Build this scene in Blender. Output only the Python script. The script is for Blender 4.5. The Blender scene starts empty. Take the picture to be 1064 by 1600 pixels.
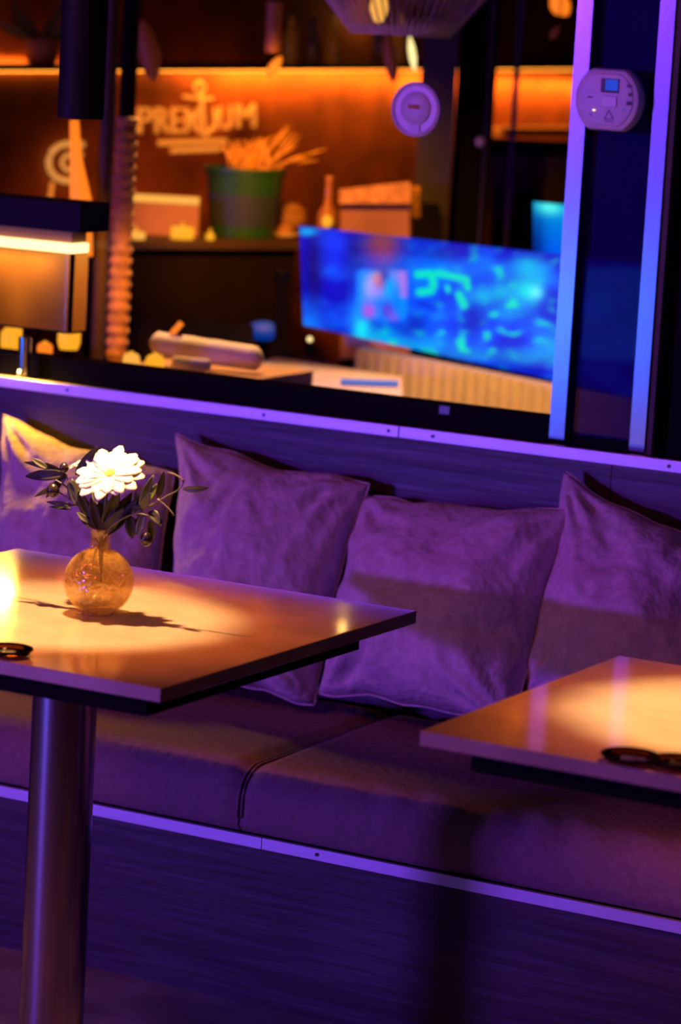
import bpy, bmesh, math, random
from mathutils import Vector, Matrix, noise

SC = bpy.context.scene
COL = SC.collection
PI = math.pi
random.seed(4)

# ------------------------------------------------------------------ camera
FPX, YAW, PITCH, ROLL = 4850.29, .494143, .158474, .0559677
FW = Vector((-math.sin(YAW) * math.cos(PITCH), math.cos(YAW) * math.cos(PITCH), -math.sin(PITCH)))
_r0 = Vector((math.cos(YAW), math.sin(YAW), 0)); _u0 = _r0.cross(FW)
RT = _r0 * math.cos(ROLL) + _u0 * math.sin(ROLL)
UP = -_r0 * math.sin(ROLL) + _u0 * math.cos(ROLL)
CP = Vector((0, 0, 1.65))
cam = bpy.data.cameras.new('camera'); camo = bpy.data.objects.new('camera', cam); COL.objects.link(camo)
camo.matrix_world = Matrix(((RT.x, UP.x, -FW.x, CP.x), (RT.y, UP.y, -FW.y, CP.y), (RT.z, UP.z, -FW.z, CP.z), (0, 0, 0, 1)))
cam.sensor_fit = 'VERTICAL'; cam.sensor_height = 36; cam.sensor_width = 24
cam.lens = FPX * 36 / 1600
cam.clip_end = 60
cam.dof.use_dof = True; cam.dof.focus_distance = 4.85; cam.dof.aperture_fstop = 3.6
SC.camera = camo

def ray(px, py): return FW + RT * ((px - 532) / FPX) - UP * ((py - 800) / FPX)
def W(px, py, D): return CP + ray(px, py) * D            # point of the place seen there, at depth D
def PY(px, py, Y):
    d = ray(px, py); return CP + d * (Y / d.y)
def PZ(px, py, Z):
    d = ray(px, py); return CP + d * ((Z - CP.z) / d.z)

# ------------------------------------------------------------------ light and view
SC.view_settings.view_transform = 'Standard'; SC.view_settings.look = 'None'
SC.view_settings.exposure = 0; SC.view_settings.gamma = 1; SC.view_settings.use_curve_mapping = False
SC.cycles.use_denoising = True
SC.cycles.sample_clamp_indirect = 4
SC.cycles.transparent_max_bounces = 12
wd = bpy.data.worlds.new('night'); SC.world = wd; wd.use_nodes = True
wd.node_tree.nodes['Background'].inputs[0].default_value = (.35, .12, .55, 1)
wd.node_tree.nodes['Background'].inputs[1].default_value = .01

def aim(o, tgt):
    o.rotation_euler = (Vector(tgt) - o.location).to_track_quat('-Z', 'Y').to_euler()
def area(name, loc, tgt, sx, sy, col, e, spread=180):
    l = bpy.data.lights.new(name, 'AREA'); l.shape = 'RECTANGLE'; l.size = sx; l.size_y = sy; l.color = col; l.energy = e
    l.spread = math.radians(spread)
    o = bpy.data.objects.new(name, l); COL.objects.link(o); o.location = loc; aim(o, tgt); return o
def spot(name, loc, tgt, col, e, ang, blend, rad=.02):
    l = bpy.data.lights.new(name, 'SPOT'); l.color = col; l.energy = e; l.spot_size = math.radians(ang); l.spot_blend = blend
    l.shadow_soft_size = rad
    o = bpy.data.objects.new(name, l); COL.objects.link(o); o.location = loc; aim(o, tgt); return o
def point(name, loc, col, e, rad=.02):
    l = bpy.data.lights.new(name, 'POINT'); l.color = col; l.energy = e; l.shadow_soft_size = rad
    o = bpy.data.objects.new(name, l); COL.objects.link(o); o.location = loc; return o

# room light: the blue screen across the terrace, a violet lamp; blue wash and warm fill are added
area('blue_screen_light', (-4.72, .35, .67), (-2.3, 4.9, .8), 1.05, .32, (.01, .16, 1), 22)
area('violet_lamp_light', (-10.8, -9.5, 2.35), (-2.4, 4.8, .5), 1.5, .3, (.24, .04, 1), 24, 24)
spot('blue_wash_light', (.9, 1.0, 2.6), (-2.3, 5.0, 1.05), (.01, .02, 1), 90, 20, .8, .12)  # added spot without a fitting, washes the backrest blue
area('warm_fill_light', (-3.2, 2.0, 2.6), (-2.6, 4.5, .3), 1.0, 1.0, (1, .17, .07), 22)  # added fill standing in for warm bounce
# interior of the bar: unseen warm spots added to light the furniture
spot('added_table_light', W(330, -300, 6.9), W(400, 575, 6.9), (1, .50, .17), 190, 44, .6, .05)
spot('added_bench_light', W(780, -260, 6.1), W(760, 600, 7.0), (1, .46, .13), 130, 34, .8, .05)
spot('added_post_light', W(180, 180, 6.3), W(178, 520, 6.95), (1, .30, .02), 38, 34, .9, .05)

# ------------------------------------------------------------------ colour and materials
def lin(c):
    return tuple(((x / 255) / 12.92 if x / 255 <= .04045 else ((x / 255 + .055) / 1.055) ** 2.4) for x in c)
def mat(name, col, rough=.6, metal=0, noise_amt=0, scale=8, bump=0, stretch=(1, 1, 1), emit=None, es=0, spec=.5, coat=0, trans=0, alpha=1, col2=None, detail=4):
    m = bpy.data.materials.new(name); m.use_nodes = True; nt = m.node_tree; b = nt.nodes['Principled BSDF']
    b.inputs['Base Color'].default_value = (*col, 1); b.inputs['Roughness'].default_value = rough
    b.inputs['Metallic'].default_value = metal; b.inputs['Specular IOR Level'].default_value = spec
    b.inputs['Coat Weight'].default_value = coat; b.inputs['Coat Roughness'].default_value = .03
    b.inputs['Transmission Weight'].default_value = trans; b.inputs['Alpha'].default_value = alpha
    if emit: b.inputs['Emission Color'].default_value = (*emit, 1); b.inputs['Emission Strength'].default_value = es
    tc = nt.nodes.new('ShaderNodeTexCoord'); mp = nt.nodes.new('ShaderNodeMapping'); mp.inputs['Scale'].default_value = stretch
    nz = nt.nodes.new('ShaderNodeTexNoise'); nz.inputs['Scale'].default_value = scale; nz.inputs['Detail'].default_value = detail
    nt.links.new(tc.outputs['Object'], mp.inputs[0]); nt.links.new(mp.outputs[0], nz.inputs['Vector'])
    if noise_amt or col2:
        rp = nt.nodes.new('ShaderNodeValToRGB')
        c2 = col2 or tuple(x * (1 - noise_amt) for x in col)
        rp.color_ramp.elements[0].position = .35; rp.color_ramp.elements[0].color = (*c2, 1)
        rp.color_ramp.elements[1].position = .65; rp.color_ramp.elements[1].color = (*col, 1)
        nt.links.new(nz.outputs[0], rp.inputs[0]); nt.links.new(rp.outputs[0], b.inputs['Base Color'])
    if bump:
        bp = nt.nodes.new('ShaderNodeBump'); bp.inputs['Strength'].default_value = bump; bp.inputs['Distance'].default_value = .01
        nt.links.new(nz.outputs[0], bp.inputs['Height']); nt.links.new(bp.outputs[0], b.inputs['Normal'])
    return m
def emis(name, col, s): return mat(name, (.02, .02, .02), emit=col, es=s)

M = {}
M['wood'] = mat('dark_wood', (.044, .027, .027), .42, noise_amt=.62, scale=5, stretch=(.7, 6, 9), bump=.15, detail=8)
M['alu'] = mat('brushed_aluminium', (.27, .30, .37), .2, metal=.92, noise_amt=.12, scale=6, stretch=(60, 60, 3))
M['alu_h'] = mat('aluminium_trim', (.60, .57, .64), .42, metal=.75, noise_amt=.10, scale=6, stretch=(2, 60, 60))
M['steel'] = mat('satin_steel', (.50, .47, .46), .22, metal=1, noise_amt=.1, scale=5, stretch=(40, 40, 1))
M['chrome'] = mat('chrome', (.8, .8, .8), .12, metal=1)
M['black'] = mat('black_metal', (.006, .006, .007), .8, spec=.08, noise_amt=.2)
M['blackgloss'] = mat('black_gloss_sill', (.012, .011, .012), .35, spec=.3, noise_amt=.2, scale=20)
M['navy'] = mat('dark_pendant', (.008, .008, .014), .6, spec=.15, noise_amt=.2)
M['screw'] = mat('screw_steel', (.05, .05, .06), .4, metal=.6)
M['linen'] = mat('taupe_linen', (.64, .52, .48), .9, noise_amt=.18, scale=60, bump=.5, spec=.1)
M['seat'] = mat('taupe_seat_fabric', (.27, .175, .165), .8, noise_amt=.15, scale=70, bump=.25, spec=.15)
M['floor'] = mat('worn_stone_floor', (.50, .47, .46), .6, noise_amt=.5, scale=7, bump=.3, detail=9)
M['table'] = mat('beige_stone_tabletop', (.50, .40, .27), .11, noise_amt=.24, scale=9, detail=10, spec=.6, coat=.3)
M['tedge'] = mat('beige_stone_edge', (.62, .50, .42), .35, noise_amt=.25, scale=30, detail=10)
M['plastic'] = mat('white_plastic', (.72, .68, .72), .35, noise_amt=.05)
M['plastic_in'] = mat('pale_plastic_face', (.62, .60, .66), .4, noise_amt=.05)
M['ink'] = mat('grey_print', (.10, .09, .14), .6)
M['lcd'] = emis('blue_display', lin((10, 70, 210)), .9)
M['petal'] = mat('white_petal', (.66, .64, .54), .6, noise_amt=.05)
M['disc'] = mat('yellow_disc', (.75, .62, .08), .7, noise_amt=.4, scale=300, bump=.6)
M['leaf'] = mat('dark_olive_leaf', (.030, .034, .012), .5, spec=.3, noise_amt=.4, scale=40)
M['leafg'] = mat('green_leaf', (.09, .12, .018), .45, noise_amt=.35, scale=40)
M['stem'] = mat('brown_stem', (.10, .09, .035), .6, noise_amt=.3)
M['olive'] = mat('black_olive', (.018, .012, .016), .25)
M['rust'] = mat('rust_brown_plaster', (.46, .12, .02), .8, noise_amt=.55, scale=6, detail=9, bump=.3)
M['shelf'] = mat('dark_shelf', (.06, .035, .02), .6, noise_amt=.3)
M['dark'] = mat('dark_interior', (.012, .007, .006), .8, noise_amt=.3, spec=.1)
M['darknavy'] = mat('navy_painted_post', (.03, .028, .09), .5, noise_amt=.2)
M['led'] = emis('amber_led', (1, .36, .03), 6)
M['ledsoft'] = emis('amber_led_soft', (1, .45, .06), 1.1)
M['letter'] = mat('brass_letters_lit', (.8, .45, .12), .5, emit=(1, .30, .03), es=.7)  # emission stands in for the shelf light on the brass
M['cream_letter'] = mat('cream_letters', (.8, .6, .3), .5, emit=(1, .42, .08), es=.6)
M['cream'] = mat('cream_upholstery', (.72, .60, .46), .8, noise_amt=.12, scale=20)
M['creamtop'] = mat('cream_tabletop', (.66, .52, .36), .25, noise_amt=.12, scale=9)
M['rope'] = mat('woven_rope', (.62, .34, .12), .8, noise_amt=.4, scale=40, bump=.5)
M['brown'] = mat('brown_upholstery', (.42, .22, .10), .8, noise_amt=.25)
M['green'] = mat('dark_green_enamel', (.02, .10, .022), .4, noise_amt=.3)
M['pot'] = mat('dark_blue_label', (.03, .05, .07), .5)
M['pampas'] = mat('dried_grass', (.9, .5, .06), .8, noise_amt=.2)
M['rattan'] = mat('pale_rattan', (.80, .64, .58), .6, noise_amt=.3, scale=60)
M['bulb'] = emis('warm_bulb', (1, .55, .12), 25)
M['amberlamp'] = emis('amber_glow', (1, .20, .01), 1.3)
M['palelamp'] = emis('pale_yellow_glow', (1, .80, .30), 1.6)
M['flame'] = emis('candle_glow', (1, .40, .015), 1.15)
M['copper'] = mat('dark_copper', (.25, .09, .05), .5, emit=(1, .16, .03), es=.035)
M['glassbottle'] = mat('amber_bottle_lit', (.22, .09, .03), .2, emit=(1, .25, .02), es=.05, noise_amt=.2)  # faint emission stands in for amber light on the glass
M['greybottle'] = mat('grey_bottle', (.20, .17, .22), .25, noise_amt=.2)
M['diffuser'] = emis('lamp_diffuser', (1, .66, .26), 2.6)
M['red'] = mat('red_card', (.35, .02, .02), .5)
M['bluecloth'] = mat('blue_velvet_lit', (.02, .08, .5), .6, emit=(.0, .12, 1), es=.25)  # emission stands in for blue light falling on the surface
M['plant'] = mat('dull_green_plant', (.10, .12, .03), .7, noise_amt=.3)  # one even dull green

def shader_mix(name, build):
    m = bpy.data.materials.new(name); m.use_nodes = True; nt = m.node_tree; nt.nodes.clear()
    out = nt.nodes.new('ShaderNodeOutputMaterial'); nt.links.new(build(nt), out.inputs[0]); return m
def pane(tint, gloss, rough=.0):
    def f(nt):
        t = nt.nodes.new('ShaderNodeBsdfTransparent'); t.inputs[0].default_value = (*tint, 1)
        g = nt.nodes.new('ShaderNodeBsdfGlossy'); g.inputs['Roughness'].default_value = rough
        fr = nt.nodes.new('ShaderNodeFresnel'); fr.inputs[0].default_value = 1.45
        mu = nt.nodes.new('ShaderNodeMath'); mu.operation = 'MULTIPLY'; mu.inputs[1].default_value = gloss
        mx = nt.nodes.new('ShaderNodeMixShader')
        nt.links.new(fr.outputs[0], mu.inputs[0]); nt.links.new(mu.outputs[0], mx.inputs[0])
        nt.links.new(t.outputs[0], mx.inputs[1]); nt.links.new(g.outputs[0], mx.inputs[2]); return mx.outputs[0]
    return f
M['glass'] = shader_mix('window_glass', pane((.96, .95, .97), .12))
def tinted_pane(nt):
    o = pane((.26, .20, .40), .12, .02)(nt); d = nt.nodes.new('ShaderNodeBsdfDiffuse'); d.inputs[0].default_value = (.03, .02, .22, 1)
    m = nt.nodes.new('ShaderNodeMixShader'); m.inputs[0].default_value = .35  # navy diffuse stands in for blue light reflected by the panel
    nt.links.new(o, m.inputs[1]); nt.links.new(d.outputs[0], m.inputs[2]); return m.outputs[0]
M['tinted'] = shader_mix('tinted_glass_blue_reflection', tinted_pane)
def tinted_lamp(nt):
    t = nt.nodes.new('ShaderNodeBsdfTransparent'); t.inputs[0].default_value = (.22, .12, .06, 1)
    p = nt.nodes.new('ShaderNodeBsdfTranslucent'); p.inputs[0].default_value = (.62, .30, .09, 1)
    g = nt.nodes.new('ShaderNodeBsdfGlossy'); g.inputs['Roughness'].default_value = .12
    a = nt.nodes.new('ShaderNodeMixShader'); a.inputs[0].default_value = .985
    b = nt.nodes.new('ShaderNodeMixShader'); b.inputs[0].default_value = .03
    nt.links.new(t.outputs[0], a.inputs[1]); nt.links.new(p.outputs[0], a.inputs[2])
    nt.links.new(a.outputs[0], b.inputs[1]); nt.links.new(g.outputs[0], b.inputs[2]); return b.outputs[0]
M['shade'] = shader_mix('smoked_brown_shade', tinted_lamp)
def crackle(nt):
    tc = nt.nodes.new('ShaderNodeTexCoord'); v = nt.nodes.new('ShaderNodeTexVoronoi'); v.feature = 'DISTANCE_TO_EDGE'; v.inputs['Scale'].default_value = 90
    nz = nt.nodes.new('ShaderNodeTexNoise'); nz.inputs['Scale'].default_value = 25
    mxv = nt.nodes.new('ShaderNodeMixRGB'); mxv.inputs[0].default_value = .03
    nt.links.new(tc.outputs['Object'], nz.inputs['Vector'])
    nt.links.new(tc.outputs['Object'], mxv.inputs[1]); nt.links.new(nz.outputs['Color'], mxv.inputs[2]); nt.links.new(mxv.outputs[0], v.inputs['Vector'])
    rp = nt.nodes.new('ShaderNodeValToRGB'); rp.color_ramp.elements[0].color = (1, .97, .75, 1); rp.color_ramp.elements[0].position = 0
    rp.color_ramp.elements[1].color = (.92, .78, .46, 1); rp.color_ramp.elements[1].position = .09
    nt.links.new(v.outputs[0], rp.inputs[0])
    bp = nt.nodes.new('ShaderNodeBump'); bp.inputs['Strength'].default_value = .8; bp.inputs['Distance'].default_value = .004
    nt.links.new(v.outputs[0], bp.inputs['Height'])
    t = nt.nodes.new('ShaderNodeBsdfTransparent'); nt.links.new(rp.outputs[0], t.inputs[0])
    l = nt.nodes.new('ShaderNodeBsdfTranslucent'); nt.links.new(rp.outputs[0], l.inputs[0]); nt.links.new(bp.outputs[0], l.inputs[1])
    g = nt.nodes.new('ShaderNodeBsdfGlossy'); g.inputs['Roughness'].default_value = .12; nt.links.new(bp.outputs[0], g.inputs['Normal'])
    a = nt.nodes.new('ShaderNodeMixShader'); a.inputs[0].default_value = .24
    b = nt.nodes.new('ShaderNodeMixShader'); b.inputs[0].default_value = .10
    nt.links.new(t.outputs[0], a.inputs[1]); nt.links.new(l.outputs[0], a.inputs[2])
    nt.links.new(a.outputs[0], b.inputs[1]); nt.links.new(g.outputs[0], b.inputs[2]); return b.outputs[0]
M['vase'] = shader_mix('crackled_amber_glass', crackle)
M['smoked'] = shader_mix('smoked_glass', pane((.30, .16, .08), 1.0))

# ------------------------------------------------------------------ object helpers
def tag(o, label=None, cat=None, group=None, kind=None):
    if label: o['label'] = label
    if cat: o['category'] = cat
    if group: o['group'] = group
    if kind: o['kind'] = kind
    return o
def empty(name, loc, label, cat, group=None, rz=0):
    o = bpy.data.objects.new(name, None); COL.objects.link(o); o.location = loc; o.rotation_euler = (0, 0, rz)
    o.empty_display_size = .05
    return tag(o, label, cat, group)
class MB:
    """collects shapes given in world coordinates into one mesh"""
    def __init__(s): s.bm = bmesh.new()
    def face(s, pts):
        vs = [s.bm.verts.new(p) for p in pts]; return s.bm.faces.new(vs)
    def box(s, x0, x1, y0, y1, z0, z1, frame=None, bev=0):
        c = Vector(((x0 + x1) / 2, (y0 + y1) / 2, (z0 + z1) / 2))
        r = bmesh.ops.create_cube(s.bm, size=1)
        for v in r['verts']:
            v.co = Vector((v.co.x * (x1 - x0), v.co.y * (y1 - y0), v.co.z * (z1 - z0))) + c
        if bev:
            es = list({e for v in r['verts'] for e in v.link_edges})
            q = bmesh.ops.bevel(s.bm, geom=es, offset=bev, segments=3, profile=.5, affect='EDGES')
            vs = {v for f in q['faces'] for v in f.verts} | {v for v in r['verts'] if v.is_valid}
        else: vs = r['verts']
        if frame:
            for v in vs: v.co = frame @ v.co
        return s
    def rings(s, rings, closed=True, caps=True):
        R = [[s.bm.verts.new(p) for p in ring] for ring in rings]
        n = len(R[0])
        for a, b in zip(R[:-1], R[1:]):
            for i in range(n if closed else n - 1):
                j = (i + 1) % n; s.bm.faces.new((a[i], a[j], b[j], b[i]))
        if caps and closed:
            s.bm.faces.new(list(reversed(R[0]))); s.bm.faces.new(R[-1])
        return s
    def tube(s, pts, rad, n=8, caps=True):
        pts = [Vector(p) for p in pts]
        if not isinstance(rad, (list, tuple)): rad = [rad] * len(pts)
        rings = []
        for i, p in enumerate(pts):
            t = (pts[min(i + 1, len(pts) - 1)] - pts[max(i - 1, 0)]).normalized()
            a = Vector((0, 0, 1)) if abs(t.z) < .9 else Vector((1, 0, 0))
            u = t.cross(a).normalized(); w = t.cross(u)
            rings.append([p + (u * math.cos(k * 2 * PI / n) + w * math.sin(k * 2 * PI / n)) * rad[i] for k in range(n)])
        return s.rings(rings, caps=caps)
    def lathe(s, prof, c, n=32, axis=None, caps=True):
        c = Vector(c); ax = (axis or Vector((0, 0, 1))).normalized()
        a = Vector((1, 0, 0)) if abs(ax.x) < .8 else Vector((0, 1, 0))
        u = (a - ax * a.dot(ax)).normalized(); w = ax.cross(u)
        return s.rings([[c + ax * z + (u * math.cos(k * 2 * PI / n) + w * math.sin(k * 2 * PI / n)) * max(r, 1e-5) for k in range(n)] for r, z in prof], caps=caps)
    def blob(s, c, r, sub=2):
        q = bmesh.ops.create_icosphere(s.bm, subdivisions=sub, radius=1)
        for v in q['verts']: v.co = Vector(c) + Vector((v.co.x * r[0], v.co.y * r[1], v.co.z * r[2]))
        return s
    def build(s, name, m, parent=None, smooth=False, base=None, subsurf=0):
        bmesh.ops.recalc_face_normals(s.bm, faces=s.bm.faces)
        me = bpy.data.meshes.new(name)
        if parent is not None:
            org = parent['_w'] if '_w' in parent else None
        o = bpy.data.objects.new(name, me); COL.objects.link(o)
        if parent is not None:
            bpy.context.view_layer.update()
            o.parent = parent
            s.bm.transform(parent.matrix_world.inverted())
        else:
            if base is None:
                xs = [v.co for v in s.bm.verts]
                lo = Vector([min(v[i] for v in xs) for i in range(3)]); hi = Vector([max(v[i] for v in xs) for i in range(3)])
                base = Vector(((lo.x + hi.x) / 2, (lo.y + hi.y) / 2, lo.z))
            base = Vector(base); s.bm.transform(Matrix.Translation(-base)); o.location = base
        s.bm.to_mesh(me); s.bm.free(); me.materials.append(m)
        if smooth:
            for p in me.polygons: p.use_smooth = True
        if smooth == 'auto':
            try: me.set_sharp_from_angle(angle=math.radians(35))
            except Exception: pass
        if subsurf:
            md = o.modifiers.new('subsurf', 'SUBSURF'); md.levels = md.render_levels = subsurf
        return o
def struct(name, mb, m, **k): return tag(mb.build(name, m, **k), kind='structure')

# ================================================================== SETTING
YB = 4.377           # front of the bench base
YP = 4.98            # face of the backrest panel
YG = 5.09            # window glass
struct('floor', MB().box(-14, 4, -12, YB + .3, -.05, 0), M['floor'])
struct('floor_interior', MB().box(-9, 3, YB + .8, 13, -.06, -.01), M['dark']).name = 'floor_inside'
struct('ceiling', MB().box(-14, 4, -12, 14, 2.75, 2.8), M['dark'])
# glazing
win = struct('window_1', MB().box(-6, -2.31, 5.06, 5.12, .905, .955), M['black'])
MB().box(-6, -2.305, YG, YG + .006, .95, 2.7).build('glass_pane', M['glass'], win)
c = PY(694, 641, 5.055)
MB().box(c.x - .011, c.x + .011, 5.055, 5.06, c.z - .008, c.z + .008, bev=.001).build('frame_plate', M['greybottle'], win)
tp = struct('window_2', MB().box(-2.272, -2.144, 5.070, 5.076, .93, 2.7), M['tinted'])  # glossy dark panel built see-through so the reflected screen shows in it
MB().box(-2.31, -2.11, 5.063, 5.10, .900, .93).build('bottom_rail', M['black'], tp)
struct('trim_1', MB().box(-2.302, -2.272, 5.045, 5.085, .921, 2.7), M['alu'])
struct('trim_2', MB().box(-2.145, -2.116, 5.045, 5.085, .917, 2.7), M['alu'])
wr = struct('wall_right', MB().box(-2.108, 2.6, 5.08, 5.2, .90, 2.75), M['black'])
MB().box(-2.116, -2.104, 5.05, 5.2, .91, 2.7).build('door_jamb', M['shelf'], wr)

# ================================================================== BANQUETTE
bq = empty('banquette', (-2.6, 4.6, 0), 'built-in dark wood banquette under the window with aluminium edge trims', 'bench')
MB().box(-6, 1.2, YB, YB + .02, 0, .272).build('base_panel', M['wood'], bq)
MB().box(-6, 1.2, YB + .02, YP, 0, .26).build('seat_box', M['black'], bq)
MB().box(-6, -2.148, YP, YP + .02, .26, .902).build('backrest_panel', M['wood'], bq)
MB().box(-2.1465, 1.2, YP, YP + .02, .26, .902).build('backrest_panel', M['wood'], bq)
MB().box(-6, 1.2, YP + .012, 5.062, .895, .910).build('sill', M['blackgloss'], bq)
jx = PY(411, 1313, YB).x
MB().box(-6, jx, YB - .006, YB + .004, .272, .291).build('aluminium_trim', M['alu_h'], bq)
MB().box(jx + .001, 1.2, YB - .005, YB + .004, .272, .291).build('aluminium_trim', M['alu_h'], bq)
jx2 = PY(625, 669, YP).x
MB().box(-6, jx2, YP - .006, YP + .012, .898, .919, bev=.001).build('aluminium_trim', M['alu_h'], bq)
MB().box(jx2 + .001, 1.2, YP - .005, YP + .012, .898, .919, bev=.001).build('aluminium_trim', M['alu_h'], bq)
for px, py, Y in [(412, 645, YP), (607, 668, YP), (676, 677, YP), (1045, 722, YP), (105, 604, YP)]:
    p = PY(px, py, Y - .0065); MB().lathe([(.0032, 0), (.0030, .0012)], (p.x, Y - .0062, .9085), 12, Vector((0, -1, 0))).build('screw', M['screw'], bq)
p = PY(495, 1329, YB - .006); MB().lathe([(.0032, 0), (.0030, .0012)], (p.x, YB - .0062, .282), 12, Vector((0, -1, 0))).build('screw', M['screw'], bq)

def seat_cushion(x0, x1, seed, label):
    y0, y1, z0, z1, r = YB - .002, 4.90, .2925, .405, .058
    # profile across the seat from the bottom front over the rounded front edge to the back
    prof = [(y0 + .012, z0), (y0 + .002, z0 + .012), (y0, z0 + .03)]
    for k in range(0, 9):
        a = PI - k * PI / 2 / 8; prof.append((y0 + r + r * math.cos(a), z1 - r + r * math.sin(a)))
    for k in range(1, 17): prof.append((y0 + r + (y1 - y0 - r) * k / 16, z1))
    prof.append((y1, z0))
    nx = int((x1 - x0) / .012)
    mb = MB(); rings = []
    for i in range(nx + 1):
        x = x0 + (x1 - x0) * i / nx; e = min(i, nx - i) * (x1 - x0) / nx
        pin = math.exp(-(e / .014) ** 2)
        ring = []
        for j, (y, z) in enumerate(prof):
            dz = dy = 0
            if z > z0 + .01 and j > 1:
                top = min(1, (z - z0) / (z1 - z0))
                dz += -.010 * pin * top
                dy += .008 * pin if j < 12 else 0
                n = noise.noise(Vector((x * 3.1 + seed, y * 4, z * 3)))
                dz += .006 * n * top
                # gathered folds running diagonally over the front edge
                f = math.sin((x * 1.0 + (y - y0) * 1.3 - z * .9) * 68 + 2.5 * noise.noise(Vector((x * 5, y * 5, seed))))
                env = math.exp(-((x - (x0 + .46)) / .28) ** 2) * math.exp(-((y - y0) / .12) ** 2) * (1 if seed > 1 else .35)
                dy -= .0032 * max(f, -.3) * env * top; dz += .003 * f * env * top
            ring.append((x, y + dy, z + dz))
        rings.append(ring)
    mb.rings(rings)
    o = mb.build('seat_cushion', M['seat'], smooth='auto'); tag(o, label, 'cushion', 'seat cushions on the banquette')
    # piped seam round the end
    for xe in (x0 + .002, x1 - .002):
        pts = [Vector((xe, y, z)) + Vector((0, .004, -.007)) for y, z in prof[2:-1]]
        MB().tube(pts, .0022, 6).build('seam_piping', M['seat'], o, smooth=True)
    return o
seat_cushion(-4.3, -2.521, 1, 'taupe seat cushion of the banquette left of the seam, behind the table with the vase')
seat_cushion(-2.517, 1.15, 2, 'taupe seat cushion of the banquette right of the seam, with creases along its front edge')

# ------------------------------------------------------------------ scatter cushions
def pillow(TL, TR, BR, BL, t, seed, label, front=.66, creases=()):
    TL, TR, BR, BL = map(Vector, (TL, TR, BR, BL))
    nrm = ((TR - TL) + (BR - BL)).cross((TL - BL) + (TR - BR)).normalized()     # to the front
    if nrm.y > 0: nrm = -nrm
    N = 64
    W_ = ((TR - TL).length + (BR - BL).length) / 2
    def pt(u, v, side):
        b = .075
        uu = u * (1 - b * (1 - v * v) ** 1.2); vv = v * (1 - b * (1 - u * u) ** 1.2)
        wob = .012 * noise.noise(Vector((u * 1.7, v * 1.7, seed * 3.3)))
        a, c2 = (uu + 1) / 2, (vv + 1) / 2
        p = (BL * (1 - a) + BR * a) * (1 - c2) + (TL * (1 - a) + TR * a) * c2
        h = (max(0, 1 - abs(u) ** 2.4) * max(0, 1 - abs(v) ** 2.4)) ** .55
        h *= 1 + .14 * (-v)
        d = 1.2 * t * h * (front if side > 0 else (1 - front))
        env = min(1, h * 2.2)
        if side > 0:
            q = Vector((u * 2.3 + seed, v * 2.3, seed * 1.7))
            d += .016 * noise.noise(q) * env
            d += .0065 * noise.noise(q * 2.6 + Vector((9, 2, 0))) * env
            # creases fanning out of the corners
            for cu, cv in ((-1, 1), (1, 1), (-1, -1), (1, -1)):
                du, dv = u - cu, v - cv; rr = math.hypot(du, dv); an = math.atan2(dv, du)
                d += .0085 * math.sin(an * 13 + seed + cu * 2) * math.exp(-((rr - .38) / .30) ** 2) * env
            for (u0, v0, u1, v1, dep, wdt) in creases:
                L = Vector((u1 - u0, v1 - v0)); q2 = Vector((u - u0, v - v0)); k = max(0, min(1, q2.dot(L) / L.length_squared))
                dd = (q2 - L * k).length; d -= dep * math.exp(-(dd / wdt) ** 2) * math.sin(PI * min(1, k + .15)) * env
        return p + nrm * d * (1 if side > 0 else -1) + (TR - TL).normalized() * .009 * noise.noise(Vector((u * 2.1, v * 2.6, seed * 5.1))) + (TL - BL).normalized() * .010 * noise.noise(Vector((u * 2.9, v * 2.2, seed * 7.7 + 20))) + (TL - BL).normalized() * wob * env
    mb = MB()
    gf = [[mb.bm.verts.new(pt(-1 + 2 * i / N, -1 + 2 * j / N, 1)) for i in range(N + 1)] for j in range(N + 1)]
    gb = [[(gf[j][i] if i in (0, N) or j in (0, N) else mb.bm.verts.new(pt(-1 + 2 * i / N, -1 + 2 * j / N, -1))) for i in range(N + 1)] for j in range(N + 1)]
    for j in range(N):
        for i in range(N):
            mb.bm.faces.new((gf[j][i], gf[j][i + 1], gf[j + 1][i + 1], gf[j + 1][i]))
            mb.bm.faces.new((gb[j][i], gb[j + 1][i], gb[j + 1][i + 1], gb[j][i + 1]))
    loop = [gf[0][i].co.copy() for i in range(N + 1)] + [gf[j][N].co.copy() for j in range(1, N + 1)] + [gf[N][i].co.copy() for i in range(N - 1, -1, -1)] + [gf[j][0].co.copy() for j in range(N - 1, 0, -1)]
    o = mb.build('throw_pillow', M['linen'], smooth=True)
    tag(o, label, 'cushion', 'linen throw pillows along the banquette')
    MB().tube(loop + loop[:1], .0022, 6).build('edge_seam', M['linen'], o, smooth=True)
    return o
YT = 4.935
pillow(PY(6, 650, YT), PY(272, 742, YT), PY(252, 1010, 4.80), PY(-20, 960, 4.80), .15, 1,
       'taupe linen pillow at the far left behind the flower vase, warmly lit on top', creases=[(-.8, .5, .5, .1, .008, .12)])
pillow(PY(280, 678, YT), PY(576, 752, YT), PY(492, 1104, 4.78), PY(262, 1062, 4.76), .16, 2,
       'taupe linen pillow behind the corner of the vase table, second from the left', creases=[(.0, .85, -.5, .1, .012, .05), (.5, -.1, .9, -.4, .008, .08)])
pillow(PY(570, 772, YT + .01), PY(899, 794, YT - .04), PY(808, 1150, 4.72), PY(500, 1082, 4.79), .17, 3,
       'large taupe linen pillow in the middle, its right top corner overlapping the next pillow', creases=[(-.7, -.95, -.1, -.5, .016, .06), (-.2, .1, .8, .05, .006, .1)])
pillow(PY(884, 740, YT + .01), PY(1180, 880, YT), PY(1120, 1210, 4.74), PY(808, 1110, 4.79), .14, 5,
       'taupe linen pillow at the far right behind the second table, cut by the photo edge', creases=[(-.6, .7, .2, .5, .010, .07)])

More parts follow.
